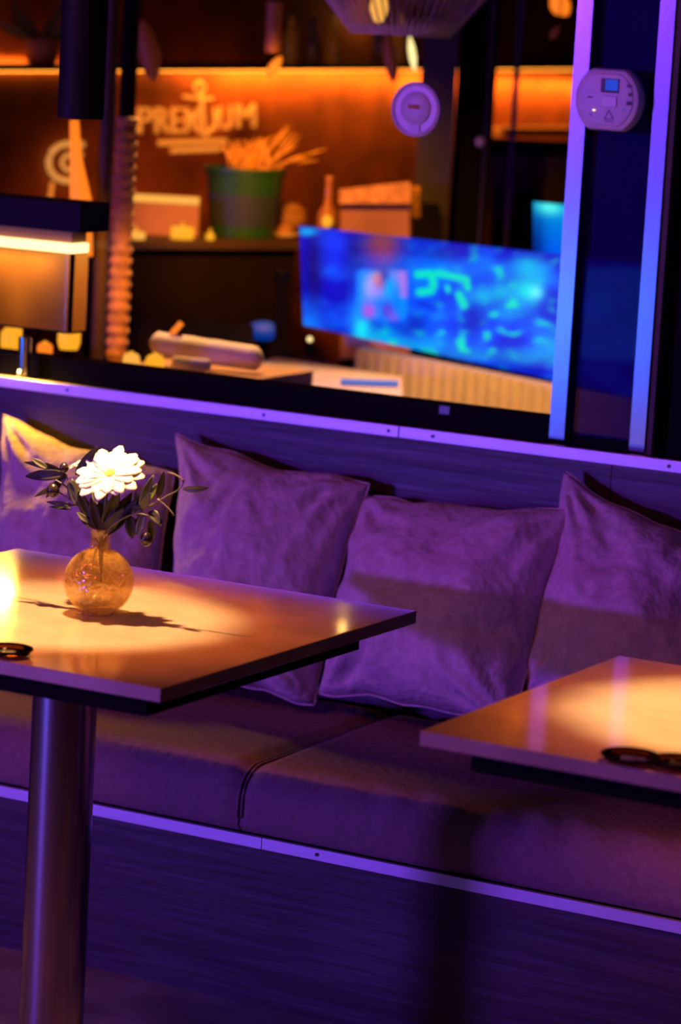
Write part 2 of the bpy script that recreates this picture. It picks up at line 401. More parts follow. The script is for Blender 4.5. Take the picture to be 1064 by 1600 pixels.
# ================================================================== TABLES
def table(x0, x1, y0, y1, z, legx, legy, label, fr):
    t = empty('restaurant_table', (legx, legy, 0), label, 'table', 'square restaurant tables in front of the banquette')
    MB().box(x0, x1, y0, y1, z - .020, z, bev=.0015).build('tabletop', M['table'], t)
    MB().box(*fr, z - .044, z - .0205).build('subframe', M['black'], t)
    MB().lathe([(.0485, .012), (.0485, z - .0445)], (legx, legy, 0), 48).build('leg', M['steel'], t, smooth='auto')
    MB().lathe([(.21, 0), (.21, .008), (.05, .012)], (legx, legy, 0.0005), 48).build('base_plate', M['steel'], t, smooth='auto')
    return t
table(-2.868, -2.122, 3.462, 4.205, .75, -2.483, 3.78, 'square beige stone-topped table on a steel column leg, with the flower vase', (-2.84, -2.148, 3.470, 4.07))
table(-1.742, -1.02, 3.482, 4.115, .75, -1.36, 3.80, 'square beige stone-topped table at the right edge of the photo, without flowers', (-1.672, -1.09, 3.492, 4.06))

def dish(loc, r, label, grp=None):
    o = MB().lathe([(r * .55, 0), (r * .9, .003), (r, .009), (r * .93, .0095), (r * .80, .005), (r * .3, .0035), (.0005, .0035)], loc, 40).build('glass_dish', M['smoked'], smooth='auto')
    tag(o, label, 'dish', grp)
    MB().tube([(loc[0] + r * math.cos(a * PI / 18), loc[1] + r * math.sin(a * PI / 18), loc[2] + .0095) for a in range(37)], .0016, 8).build('rim', M['black'], o, smooth=True)
    MB().lathe([(r * .34, .004), (r * .34, .0055)], loc, 24).build('metal_cup', M['steel'], o, smooth='auto')
    return o
q = PZ(12, 1023, .751); dish((q.x, q.y, .7505), .034, 'small dark glass dish near the front edge of the vase table')
q = PZ(984, 1190, .751); dish((q.x, q.y, .7505), .036, 'small dark glass dish on the right table, the left one of two', 'dark glass dishes on the right table')
q = PZ(1058, 1199, .751); dish((q.x, q.y, .7505), .034, 'small dark glass dish on the right table, cut by the photo edge', 'dark glass dishes on the right table')

# ------------------------------------------------------------------ vase and flowers
VX, VY = -2.462, 3.826
R = .0525
prof = [(.018, .0), (.024, .001)]
for k in range(3, 29):
    a = -PI / 2 + PI * k / 31; prof.append((R * math.cos(a), .0505 + R * .97 * math.sin(a)))
prof += [(.0155, .104), (.0142, .112), (.0145, .120), (.0165, .127), (.0175, .130)]
inner = [(max(.002, r - .0025), z + (.003 if i < 3 else 0)) for i, (r, z) in enumerate(prof)][::-1]
vs = MB().lathe(prof + inner, (VX, VY, .7505), 64).build('vase', M['vase'], smooth=True)
tag(vs, 'round crackled amber glass bud vase with a short neck on the left table', 'vase')

def bez(a, b, c, n=10):
    a, b, c = Vector(a), Vector(b), Vector(c)
    return [a * (1 - t) ** 2 + b * 2 * t * (1 - t) + c * t * t for t in [i / n for i in range(n + 1)]]
def leaf_mesh(a, b, w, roll=.3, curl=.1, n=10):
    a, b = Vector(a), Vector(b); d = b - a; L = d.length; t = d.normalized()
    side = t.cross(-FW).normalized(); up = side.cross(t)
    side = side * math.cos(roll) + up * math.sin(roll); up = side.cross(t)
    mb = MB(); rows = []
    for i in range(n + 1):
        s = i / n; ww = w * math.sin(PI * min(1, s ** .8 * .97 + .015)) ** .8
        c = a + d * s + up * (curl * L * math.sin(PI * s))
        rows.append([c - side * ww + up * ww * .35, c - side * ww * .5 + up * ww * .12, c, c + side * ww * .5 + up * ww * .12, c + side * ww + up * ww * .35])
    top = [[p + up * .0004 for p in r] for r in rows]
    ringlist = [list(r) + list(reversed(tt)) for r, tt in zip(rows, top)]
    mb.rings(ringlist); return mb

def F(px, py, dy=0): return PY(px, py, VY + dy)
NECK = Vector((VX, VY, .878)); BOT = Vector((VX + .004, VY, .80))
# daisy
def daisy(head, facing, rad, npet, label, stem_pts, seed):
    rnd = random.Random(seed)
    o = empty('daisy', stem_pts[0], label, 'flower', 'white daisies in the vase')
    MB().tube(stem_pts, .0016, 8).build('stem', M['leafg'], o, smooth=True)
    f = Vector(facing).normalized(); u = f.cross(Vector((0, 0, 1))).normalized(); w = u.cross(f)
    for ring, (r0, r1, lift) in enumerate(((.004, rad, .05), (.003, rad * .86, .16))):
        for k in range(npet):
            a = 2 * PI * (k + .5 * ring) / npet + rnd.uniform(-.07, .07)
            d = u * math.cos(a) + w * math.sin(a)
            L = r1 * rnd.uniform(.88, 1.08); lf = lift + rnd.uniform(-.08, .1)
            s2 = f.cross(d).normalized(); rows = []
            for i in range(7):
                s = i / 6; wd_ = .0066 * (.45 + .75 * math.sin(PI * min(1, s * .8 + .08))) * (1 if i < 6 else .45) * rad / .042
                c = head + d * (r0 + (L - r0) * s) + f * (lf * L * (s - .8 * s * s) + .001 * ring)
                cup = f * .0012 * (1 if 0 < i < 6 else .2)
                rows.append([c - s2 * wd_ + cup, c, c + s2 * wd_ + cup, c + s2 * wd_ + cup + f * .0004, c + f * .0004, c - s2 * wd_ + cup + f * .0004])
            MB().rings(rows).build('petal', M['petal'], o, smooth=True)
    MB().lathe([(.0085, -.001), (.0088, .002), (.0065, .0045), (.002, .0058)], head, 20, f).build('flower_disc', M['disc'], o, smooth=True)
    MB().lathe([(.002, -.007), (.006, -.004), (.008, -.001)], head, 14, f).build('calyx', M['leafg'], o, smooth=True)
    return o
h = F(172, 741, -.012)
daisy(h, (.12, -.62, .77), .053, 12, 'large white daisy with a yellow centre, standing highest in the vase', bez(BOT, NECK + Vector((0, 0, .03)), h), 3)
h2 = F(133, 722, .035)
daisy(h2, (-.35, -.2, .9), .028, 12, 'smaller white daisy half hidden behind the large one, on its left', bez(BOT, NECK + Vector((-.005, .003, .02)), h2), 8)

def sprig(name, label, stems, leaves, olives=()):
    o = empty(name, BOT, label, 'sprig', 'olive sprigs in the vase')
    for pts in stems:
        MB().tube(pts, [.0017 - .0008 * i / (len(pts) - 1) for i in range(len(pts))], 7).build('stem', M['stem'], o, smooth=True)
    for i, (a, b, w, g) in enumerate(leaves):
        dy = .012 * math.sin(i * 2.4)
        leaf_mesh(F(*a, dy * .3), F(*b, dy), w, roll=.5 * math.sin(i * 1.9), curl=.08 * math.cos(i * 2.3)).build('leaf', M['leafg' if g else 'leaf'], o, smooth=True)
    for px, py, r in olives:
        MB().blob(F(px, py, -.006), (r, r, r * 1.15)).build('olive', M['olive'], o, smooth=True)
    return o
sprig('olive_sprig', 'olive sprig with two black olives leaning left over the vase rim',
      [bez(BOT, NECK, F(148, 812)) + bez(F(148, 812), F(120, 792), F(103, 742))[1:], bez(F(122, 788), F(100, 775), F(82, 762)), bez(F(112, 768), F(95, 752), F(70, 742)), bez(F(124, 790), F(98, 790), F(76, 785))],
      [((104, 741), (40, 744), .0085, 0), ((98, 735), (38, 722), .006, 0), ((74, 732), (48, 716), .005, 0), ((106, 742), (72, 778), .006, 0), ((96, 758), (54, 776), .005, 0),
       ((116, 790), (72, 784), .004, 0), ((112, 796), (78, 792), .0035, 0), ((118, 742), (152, 698), .0085, 0), ((122, 744), (158, 716), .006, 0), ((128, 792), (112, 748), .007, 0),
       ((138, 806), (122, 766), .0085, 0), ((150, 822), (128, 782), .009, 0), ((108, 752), (118, 790), .007, 0), ((146, 826), (120, 800), .006, 0)],
      [(100, 731, .0072), (83, 766, .010)])
sprig('olive_sprig', 'upright olive sprig directly under the daisy in the middle of the vase',
      [bez(BOT, NECK, F(160, 800, .01)) + bez(F(160, 800, .01), F(165, 785, .01), F(170, 768, .01))[1:]],
      [((156, 830), (142, 778), .009, 0), ((158, 826), (164, 764), .010, 0), ((162, 828), (186, 762), .011, 0), ((164, 830), (206, 770), .012, 0), ((166, 836), (216, 778), .010, 0), ((160, 834), (196, 792), .009, 0), ((152, 832), (150, 784), .010, 0), ((164, 822), (176, 776), .009, 1)])
sprig('olive_sprig', 'slender olive sprig with long green leaves reaching right out of the vase',
      [bez(BOT, NECK, F(178, 816)) + bez(F(178, 816), F(236, 792), F(262, 774))[1:] + bez(F(262, 774), F(284, 766), F(287, 752))[1:], bez(F(246, 780), F(262, 790), F(272, 806)), bez(F(287, 752), F(280, 742), F(262, 738))],
      [((220, 794), (240, 742), .0075, 1), ((228, 786), (246, 756), .0065, 1), ((246, 778), (256, 736), .0058, 0), ((286, 764), (326, 762), .0055, 1), ((217, 796), (212, 768), .006, 0), ((222, 796), (236, 770), .006, 1)])
sprig('olive_sprig', 'drooping olive sprig with one black olive hanging over the right of the vase',
      [bez(BOT, NECK, F(180, 818, -.01)) + bez(F(180, 818, -.01), F(208, 796, -.012), F(232, 806, -.012))[1:]],
      [((204, 806), (207, 842), .0095, 0), ((232, 800), (254, 822), .0075, 0), ((226, 804), (214, 838), .007, 1), ((236, 812), (240, 842), .006, 1), ((224, 802), (206, 792), .008, 0), ((236, 798), (250, 820), .008, 0), ((218, 806), (214, 836), .006, 1)],
      [(229, 842, .0098)])

# ------------------------------------------------------------------ pendant over the table
def pendant(x, y, z, label, e):
    o = empty('pendant_lamp', (x, y, z), label, 'lamp')
    lb = MB().lathe([(.030, .0), (.0335, .0), (.0335, .42), (.031, .424)], (x, y, z), 48, caps=False); lb = lb.build('lamp_body', M['navy'], o, smooth='auto')
    MB().lathe([(.0298, .02), (.0298, .024)], (x, y, z), 32).build('lens', M['bulb'], lb)
    MB().lathe([(.031, .4205), (.031, .426)], (x, y, z), 32).build('top_cap', M['navy'], o)
    MB().tube([(x, y, z + .426), (x, y, 2.75)], .004, 8).build('cord', M['black'], o)
    s = spot('table_spot', (x, y, z + .004), (x, y, .75), (1, .64, .30), e, 45, .55, .010)
    spot('table_halo', (x, y, z + .004), (x, y, .75), (1, .20, .015), e * .55, 74, .9, .012); return o
pendant(-2.505, 3.79, 1.482, 'dark cylindrical pendant spotlight hanging above the vase table', 82)
pendant(-1.42, 3.84, 1.482, 'dark cylindrical pendant spotlight hanging above the right table', 76)

# ------------------------------------------------------------------ alarm on the post
def alarm():
    c = PY(959, 156, 5.045); x, z = c.x, c.z; y1 = 5.045; y0 = y1 - .034
    o = empty('carbon_monoxide_alarm', (x, y1, z), 'white rounded alarm with a small blue display on the post between aluminium strips', 'alarm')
    def oct_(r, y, k=1):
        r = r * 1.07
        pts = []
        for i in range(48):
            a = 2 * PI * i / 48; cx, cz = math.cos(a), math.sin(a)
            rr = r * .98; xx = cx * rr; zz = max(-.84 * r, min(.84 * r, cz * rr * 1.0))
            pts.append((x + xx, y, z + zz))
        return pts
    MB().rings([oct_(.056, y1 + .0), oct_(.060, y1 - .008), oct_(.060, y0 + .010), oct_(.057, y0 + .003), oct_(.052, y0)]).build('housing', M['plastic'], o, smooth='auto')
    MB().rings([oct_(.050, y0), oct_(.049, y0 - .0018), oct_(.047, y0 - .0022)]).build('face_plate', M['plastic_in'], o, smooth='auto')
    yf = y0 - .0024
    def pl(px0, py0, px1, py1, nm, m, th=.0012, bev=0):
        a = PY(px0, py0, yf); b = PY(px1, py1, yf)
        MB().box(min(a.x, b.x), max(a.x, b.x), yf - th, yf, min(a.z, b.z), max(a.z, b.z), bev=bev).build(nm, m, o)
    pl(940, 122, 967, 146, 'display_bezel', M['ink'], .0006); pl(947, 124, 965, 142, 'display', M['lcd'], .0012)
    pl(942, 150, 963, 168, 'test_button', M['plastic'], .0025, .0008)
    for a, b in (((918, 139), (928, 140)), ((917, 144), (929, 145)), ((918, 150), (926, 153)), ((980, 132), (986, 137)), ((982, 145), (987, 151)), ((979, 158), (987, 165)), ((979, 168), (994, 169)), ((921, 178), (925, 180))):
        pl(a[0], a[1], b[0], b[1], 'printed_mark', M['ink'], .0004)
    # warning triangle
    for (p, q2) in (((951, 172), (944, 186)), ((951, 172), (958, 186)), ((944, 186), (958, 186)), ((944, 189), (958, 190))):
        MB().tube([PY(*p, yf - .0003), PY(*q2, yf - .0003)], .0006, 6).build('printed_mark', M['ink'], o)
    MB().blob(PY(928, 172, yf), (.0035, .0012, .0015)).build('indicator_light', M['palelamp'], o)
    MB().blob(PY(974, 172, yf), (.0022, .0012, .0015)).build('indicator_light', M['lcd'], o)
alarm()
# round detector stuck on the window glass
c = PY(653, 171, YG - .001)
o = MB().lathe([(.047, 0), (.050, .004), (.050, .010), (.046, .013), (.043, .011), (.0425, .009)], c, 48, Vector((0, -1, 0))).build('round_detector', M['plastic'], smooth='auto')
tag(o, 'round white detector disc mounted on the window glass', 'detector')
MB().lathe([(.030, .008), (.030, .013), (.024, .016), (.012, .017)], c + Vector((0, 0, .002)), 36, Vector((0, -1, 0))).build('center_dome', M['plastic_in'], o, smooth='auto')
MB().box(c.x - .011, c.x + .011, c.y - .0195, c.y - .017, c.z + .001, c.z + .009).build('orange_label', M['rope'], o)
MB().box(c.x - .011, c.x + .011, c.y - .012, c.y - .008, c.z - .044, c.z - .022).build('neck_tab', M['plastic_in'], o)

# ------------------------------------------------------------------ lamp on the sill
lp = PY(36, 578, 5.015); lx, ly = lp.x, 5.018
lamp = empty('table_lamp', (lx, ly, .910), 'sill lamp with chrome stem, smoked brown box shade and black slab top', 'lamp')
MB().box(lx - .075, lx + .062, ly - .028, ly + .030, .9105, .914, bev=.001).build('base_plate', M['blackgloss'], lamp)
MB().lathe([(.0128, .004), (.0128, .085)], (lx, ly, .910), 32).build('stem', M['chrome'], lamp, smooth='auto')
MB().lathe([(.006, .0), (.0065, .014), (.003, .018)], (lx + .002, ly - .017, .914), 16).build('switch', M['chrome'], lamp, smooth='auto')
zt = .998; zb = PY(60, 514, ly - .03).z; z2 = PY(60, 392, ly - .03).z
xr = PY(112, 450, ly - .03).x
def rrect(x0, x1, y0, y1, r, z, n=5):
    o = []
    for cx, cy, a0 in ((x1 - r, y1 - r, 0), (x0 + r, y1 - r, PI / 2), (x0 + r, y0 + r, PI), (x1 - r, y0 + r, 3 * PI / 2)):
        for k in range(n + 1): a = a0 + PI / 2 * k / n; o.append((cx + r * math.cos(a), cy + r * math.sin(a), z))
    return o
xl = lx - (xr - lx)
y0l, y1l = ly - .030, ly + .034
MB().rings([rrect(xl, xr, y0l, y1l, .014, zb), rrect(xl, xr, y0l, y1l, .014, z2)], caps=False).build('lamp_shade', M['shade'], lamp, smooth='auto')
MB().rings([rrect(xl - .001, xr + .001, y0l - .001, y1l + .001, .014, zb - .003), rrect(xl - .001, xr + .001, y0l - .001, y1l + .001, .014, zb + .001)], caps=False).build('shade_rim', M['black'], lamp, smooth='auto')
MB().box(xr - .006, xr + .0015, y0l - .0015, y0l + .006, zb, z2, bev=.001).build('shade_seam', M['black'], lamp)
MB().box(xl + .006, xr - .004, y0l - .001, y1l - .004, z2 + .001, z2 + .019, bev=.001).build('light_bar', M['diffuser'], lamp)
MB().lathe([(.009, 0), (.009, .10)], (lx, ly, zb + .01), 16).build('inner_tube', M['ledsoft'], lamp)
MB().lathe([(.006, 0), (.006, z2 - .95)], (lx, ly, .99), 16).build('inner_rod', M['black'], lamp)
cz0 = PY(60, 358, ly - .04).z; cz1 = PY(60, 312, ly - .04).z; cxr = PY(125, 340, ly - .045).x
MB().box(2 * lx - cxr, cxr, ly - .045, ly + .060, cz0, cz1, bev=.001).build('lamp_top', M['navy'], lamp)
MB().box(xl + .01, xr - .01, ly - .02, ly + .03, z2 + .0195, cz0, bev=.001).build('top_bracket', M['brown'], lamp)
area('lamp_inner_light', (lx, ly, z2 - .004), (lx, ly, zb), .15, .03, (1, .40, .07), .14)
spot('sill_lamp_light', (lx - .01, ly - .04, zb - .006), (lx - .02, 4.86, .70), (1, .46, .05), 12, 150, .6, .03)

# ================================================================== INSIDE THE BAR
# side wall with the lit shelf
A = W(-120, 108, 7.9); B = W(930, 108, 9.9)
dx = Vector((B.x - A.x, B.y - A.y, 0)); WL = dx.length; dx.normalize(); wn = Vector((dx.y, -dx.x, 0))
if wn.y > 0: wn = -wn
FR = Matrix(((dx.x, -wn.x, 0, A.x), (dx.y, -wn.y, 0, A.y), (0, 0, 1, 0), (0, 0, 0, 1)))   # local x along wall, y into wall
struct('wall_back', MB().box(-.5, WL + 1.5, 0, .1, 0, 2.75, frame=FR), M['rust'])
def onwall(px, py, off=0):
    d = ray(px, py); n = wn; t = (A + wn * off - CP).dot(n) / d.dot(n); return CP + d * t
def wl(px, py, off=0):
    p = onwall(px, py, off) - A; return p.dot(dx), (onwall(px, py, off)).z
sh = empty('wall_shelf', onwall(300, 100), 'long dark shelf with an amber light strip under it on the bar wall', 'shelf')
# shelf board follows the line seen (a few millimetres of slope)
def shelfpt(px, py, off): return onwall(px, py, off)
def slab(p0, p1, off0, off1, h):
    mb = MB(); up = Vector((0, 0, h)); a0, a1 = p0 + wn * off0, p0 + wn * off1; b0, b1 = p1 + wn * off0, p1 + wn * off1
    return mb.rings([[a0, a1, a1 + up, a0 + up], [b0, b1, b1 + up, b0 + up]])
s0, s1 = onwall(-110, 106), onwall(935, 104)
slab(s0, s1, 0, .16, .014).build('shelf_board', M['shelf'], sh)
slab(s0 + Vector((0, 0, -.010)), s1 + Vector((0, 0, -.010)), .004, .014, .007).build('light_strip', M['led'], sh)
mid = (s0 + s1) / 2 + wn * .035 + Vector((0, 0, -.012))
al = bpy.data.lights.new('shelf_strip_light', 'AREA'); al.shape = 'RECTANGLE'; al.size = (s1 - s0).length; al.size_y = .02; al.color = (1, .33, .035); al.energy = 9.5
ao = bpy.data.objects.new('shelf_strip_light', al); COL.objects.link(ao); ao.location = mid
zax = -(Vector((0, 0, -1)) - wn * .5).normalized(); xax = dx; yax = zax.cross(xax)
ao.matrix_world = Matrix(((xax.x, yax.x, zax.x, mid.x), (xax.y, yax.y, zax.y, mid.y), (xax.z, yax.z, zax.z, mid.z), (0, 0, 0, 1)))

# bottles on the shelf
for i, (px, wpx, ptop, mm, lab) in enumerate([(452, 20, 28, 'glassbottle', 'amber bottle on the lit shelf, leftmost of the row'), (486, 22, 38, 'greybottle', 'greyish bottle on the lit shelf beside the amber one'),
        (518, 20, 22, 'glassbottle', 'amber bottle on the lit shelf, third of the row'), (592, 24, 20, 'greybottle', 'grey bottle on the lit shelf behind the rattan pendant'), (622, 20, 24, 'glassbottle', 'amber bottle on the lit shelf, rightmost of the row')]):
    b = onwall(px, 104, .09); D = (b - CP).dot(FW); r = wpx / 2 / FPX * D; h = (104 - ptop) / FPX * D
    o = MB().lathe([(r * .9, 0), (r, .004), (r, h * .62), (r * .45, h * .76), (r * .38, h * .95), (r * .42, h)], b + Vector((0, 0, .003)), 20).build('bottle', M[mm], smooth=True)
    tag(o, lab, 'bottle', 'bottles on the lit shelf')
    MB().lathe([(r * .44, h), (r * .44, h + .012)], b + Vector((0, 0, .003)), 12).build('cap', M['shelf'], o)
# hanging leaves of a plant by the top left
def plant(px, py, D, label, spread, n, seed, m='plant', down=False):
    rnd = random.Random(seed); base = W(px, py, D)
    o = empty('potted_plant', base, label, 'plant')
    MB().lathe([(.03, 0), (.042, .02), (.045, .07), (.04, .072)], base, 20).build('pot', M['brown'], o, smooth=True)
    for k in range(n):
        a = rnd.uniform(-1.2, 1.2); L = rnd.uniform(.6, 1) * spread
        st = base + Vector((0, 0, .06))
        end = st + RT * math.sin(a) * L + UP * math.cos(a) * L + FW * rnd.uniform(-.05, .05)
        leaf_mesh(st, end, .012, roll=rnd.uniform(-.6, .6), curl=rnd.uniform(-.15, .15)).build('leaf', M[m], o, smooth=True)
b = onwall(64, 103, .08); plant(64, 103, (b - CP).dot(FW), 'dim long-leaved plant standing on the lit shelf at the top left', .16, 9, 3)

# lettering
def text_mesh(ch, size, m, parent, origin, xa, za, ext=.006):
    cu = bpy.data.curves.new('letter', 'FONT'); cu.body = ch; cu.size = size; cu.extrude = ext; cu.offset = size * .02
    to = bpy.data.objects.new('tmp', cu); COL.objects.link(to); bpy.context.view_layer.update()
    me = bpy.data.meshes.new_from_object(to.evaluated_get(bpy.context.evaluated_depsgraph_get())); bpy.data.objects.remove(to)
    ya = za.cross(xa)
    T = Matrix(((xa.x, za.x, -ya.x, origin.x), (xa.y, za.y, -ya.y, origin.y), (xa.z, za.z, -ya.z, origin.z), (0, 0, 0, 1)))
    me.transform(parent.matrix_world.inverted() @ T); me.materials.clear(); me.materials.append(m)
    o = bpy.data.objects.new('letter', me); COL.objects.link(o); o.parent = parent; return o
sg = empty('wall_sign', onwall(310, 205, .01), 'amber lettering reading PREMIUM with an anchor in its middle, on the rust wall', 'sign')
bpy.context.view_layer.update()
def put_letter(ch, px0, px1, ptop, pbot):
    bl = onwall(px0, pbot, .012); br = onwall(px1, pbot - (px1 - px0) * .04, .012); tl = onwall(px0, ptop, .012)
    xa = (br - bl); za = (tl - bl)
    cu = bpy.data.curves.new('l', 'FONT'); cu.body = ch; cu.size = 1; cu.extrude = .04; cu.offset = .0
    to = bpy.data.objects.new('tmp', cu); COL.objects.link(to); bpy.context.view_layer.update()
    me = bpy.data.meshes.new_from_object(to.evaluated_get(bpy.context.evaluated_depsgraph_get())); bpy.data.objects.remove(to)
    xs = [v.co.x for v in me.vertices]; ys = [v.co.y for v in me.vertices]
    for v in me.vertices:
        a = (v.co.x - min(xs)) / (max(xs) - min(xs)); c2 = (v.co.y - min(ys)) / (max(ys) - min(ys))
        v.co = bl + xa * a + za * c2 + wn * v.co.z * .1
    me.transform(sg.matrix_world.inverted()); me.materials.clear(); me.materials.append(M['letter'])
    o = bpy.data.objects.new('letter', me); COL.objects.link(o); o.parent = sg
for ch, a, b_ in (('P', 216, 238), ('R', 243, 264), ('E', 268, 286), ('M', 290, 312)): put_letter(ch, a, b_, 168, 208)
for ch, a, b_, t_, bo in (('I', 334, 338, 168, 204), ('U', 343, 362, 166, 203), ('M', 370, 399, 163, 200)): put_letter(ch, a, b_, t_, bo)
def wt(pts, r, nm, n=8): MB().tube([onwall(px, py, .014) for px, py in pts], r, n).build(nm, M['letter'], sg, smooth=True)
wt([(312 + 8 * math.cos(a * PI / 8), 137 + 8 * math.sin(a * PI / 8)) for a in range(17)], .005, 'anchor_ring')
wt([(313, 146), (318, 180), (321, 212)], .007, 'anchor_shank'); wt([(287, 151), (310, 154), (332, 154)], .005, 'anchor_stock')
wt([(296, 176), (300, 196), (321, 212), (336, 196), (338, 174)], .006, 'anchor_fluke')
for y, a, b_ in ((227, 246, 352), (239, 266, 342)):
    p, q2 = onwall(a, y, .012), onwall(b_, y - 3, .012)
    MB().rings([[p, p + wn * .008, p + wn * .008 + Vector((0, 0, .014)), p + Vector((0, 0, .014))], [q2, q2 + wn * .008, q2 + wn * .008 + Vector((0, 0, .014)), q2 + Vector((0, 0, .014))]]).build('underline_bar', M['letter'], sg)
# curled logo
lg = empty('curled_wall_sign', onwall(105, 285, .02), 'cream curled ring sign on the rust wall left of the rope-wrapped post', 'sign')
def wt2(pts, r, nm): MB().tube([onwall(px, py, .02) for px, py in pts], r, 8).build(nm, M['cream_letter'], lg, smooth=True)
wt2([(130, 226)] + [(106 + 30 * math.cos(a), 254 + 29 * math.sin(a)) for a in [-PI / 2 - i * PI / 12 for i in range(13)]] + [(128, 283)], .0085, 'outer_ring')
wt2([(128, 242)] + [(110 + 13 * math.cos(a), 254 + 12 * math.sin(a)) for a in [-PI / 2 - i * PI / 12 for i in range(13)]] + [(128, 266)], .006, 'inner_ring')
MB().tube([onwall(82, 284, .02), onwall(78, 312, .02)], .006, 8).build('foot', M['letter'], lg)
# slim glowing floor lamp
fb = W(124, 560, 6.75); ft = W(116, 190, 6.75)
o = empty('glowing_column_lamp', (fb.x, fb.y, 0), 'slim tapering amber column lamp beside the rope-wrapped post', 'lamp')
pts = [W(116, 188, 6.75), W(119, 250, 6.75), W(126, 312, 6.75), W(128, 400, 6.75)]
MB().tube(pts, [.010, .014, .024, .024], 16).build('glowing_shade', M['amberlamp'], o, smooth=True)
MB().tube([pts[-1], Vector((pts[-1].x, pts[-1].y, 0.01))], .012, 12).build('pole', M['dark'], o)
# rope-wrapped post
pb, pt_ = W(180, 600, 6.95), W(172, 30, 6.95)
o = empty('rope_wrapped_post', (pb.x, pb.y, 0), 'slender post wrapped in thick rope, lit orange from above', 'post')
MB().lathe([(.018, 0), (.018, 2.74)], (pb.x, pb.y, 0), 20).build('core', M['dark'], o)
prof = []; z = .55
while z < 1.40:
    for k in range(5): prof.append((.0205 + .006 * math.sin(PI * k / 5), z + .026 * k / 5))
    z += .026
MB().lathe(prof, (pb.x, pb.y, 0), 24).build('rope_wrap', M['rope'], o, smooth=True)
pb = W(150, 600, 6.85)
tag(MB().lathe([(.016, 0), (.016, 2.74)], (pb.x, pb.y, 0), 20).build('steel_post', M['shelf'], smooth='auto'), 'thin dark brown post directly left of the rope-wrapped post', 'post')

# bar counter
c0, c1 = W(186, 377, 7.45), W(474, 379, 7.75)
cz = (c0.z + c1.z) / 2; cd = Vector((c1.x - c0.x, c1.y - c0.y, 0)); CL = cd.length; cd.normalize(); cn = Vector((cd.y, -cd.x, 0))
if cn.y > 0: cn = -cn
CF = Matrix(((cd.x, -cn.x, 0, c0.x), (cd.y, -cn.y, 0, c0.y), (0, 0, 1, 0), (0, 0, 0, 1)))
bc = empty('bar_counter', (c0.x, c0.y, 0), 'dark bar counter behind the glass with small things standing on its top', 'counter')
MB().box(.01, CL - .01, .02, .26, .0, cz - .02, frame=CF).build('counter_body', M['dark'], bc)
MB().box(0, CL, 0, .28, cz - .02, cz, frame=CF, bev=.003).build('countertop', M['shelf'], bc)
def cpt(px, back): # a point on the countertop: pixel column, distance back from the front edge
    d = ray(px, 378); n = cn; t = (c0 - cn * back - CP).dot(n) / d.dot(n); p = CP + d * t; p.z = cz; return p
def cdep(p): return (p - CP).dot(FW)
# boxes and candles on the counter
p = cpt(250, .22); D = cdep(p); hw = 60 / FPX * D; hh = 62 / FPX * D
o = empty('wooden_crate', p, 'open brown crate with its lit top edge painted as amber glow standing on the bar counter', 'crate')
FR2 = Matrix.Translation(p) @ Matrix.Rotation(math.atan2(RT.y, RT.x), 4, 'Z')
for y in (-.06, .05): MB().box(-hw, hw, y, y + .01, 0.001, hh - .004, frame=FR2).build('side_board', M['brown'], o)
for x in (-hw, hw - .01): MB().box(x, x + .01, -.05, .05, 0.001, hh - .004, frame=FR2).build('end_board', M['brown'], o)
MB().box(-hw, hw, -.062, -.052, hh - .018, hh, frame=FR2).build('painted_lit_rim', M['ledsoft'], o)  # lit edge painted as emission, no lamp here
for px, r, h, back, lab in ((284, .028, .030, .07, 'wide yellow glowing candle on the bar counter before the crate'), (328, .010, .016, .05, 'tiny yellow glowing candle on the bar counter beside the green planter'), (212, .022, .018, .06, 'dim amber candle at the left end of the bar counter')):
    p = cpt(px, back); o = empty('candle', p, lab, 'candle', 'candles on the bar counter')
    MB().lathe([(r, .001), (r * 1.05, h * .7), (r * .95, h)], p, 20).build('glass_cup', M['flame'] if r != .022 else M['ledsoft'], o, smooth=True)
    MB().lathe([(.003, h), (.004, h + .006), (.0005, h + .014)], p, 10).build('flame', M['flame'], o, smooth=True)
# green planter with dried grass
p = cpt(378, .16); D = cdep(p); rb, rt, hh = 50 / FPX * D, 62 / FPX * D, 108 / FPX * D
pl_ = empty('planter', p, 'dark green tapered planter on the bar counter holding dried grass', 'planter')
MB().lathe([(rb, .001), (rt, hh), (rt * 1.04, hh), (rt * 1.04, hh - .012), (rt * .92, hh - .013)], p, 28).build('pot', M['green'], pl_, smooth='auto')
MB().lathe([(rb * 1.06, hh * .18), (rb * 1.16, hh * .62)], p, 28, caps=False).build('label_band', M['pot'], pl_, smooth=True)
dg = empty('dried_grass', p + Vector((0, 0, hh - .01)), 'bushy orange-lit dried grass in the dark green planter', 'plant')
rnd = random.Random(9)
for k in range(70):
    x0 = rnd.uniform(-.6, 1.0) * rt; st = p + RT * x0 * .6 + Vector((0, 0, hh - .03)) + FW * rnd.uniform(-.03, .03)
    a = rnd.uniform(-.5, 1.25); L = rnd.uniform(.05, .11) + (.05 if a > .4 else 0)
    e = st + RT * math.sin(a) * L * 1.15 + UP * math.cos(a) * L
    m_ = (st + e) / 2 + UP * .02
    MB().tube(bez(st, m_, e, 6), [.001, .001, .0014, .0026, .0034, .0024, .0008], 5).build('plume', M['pampas'], dg, smooth=True)
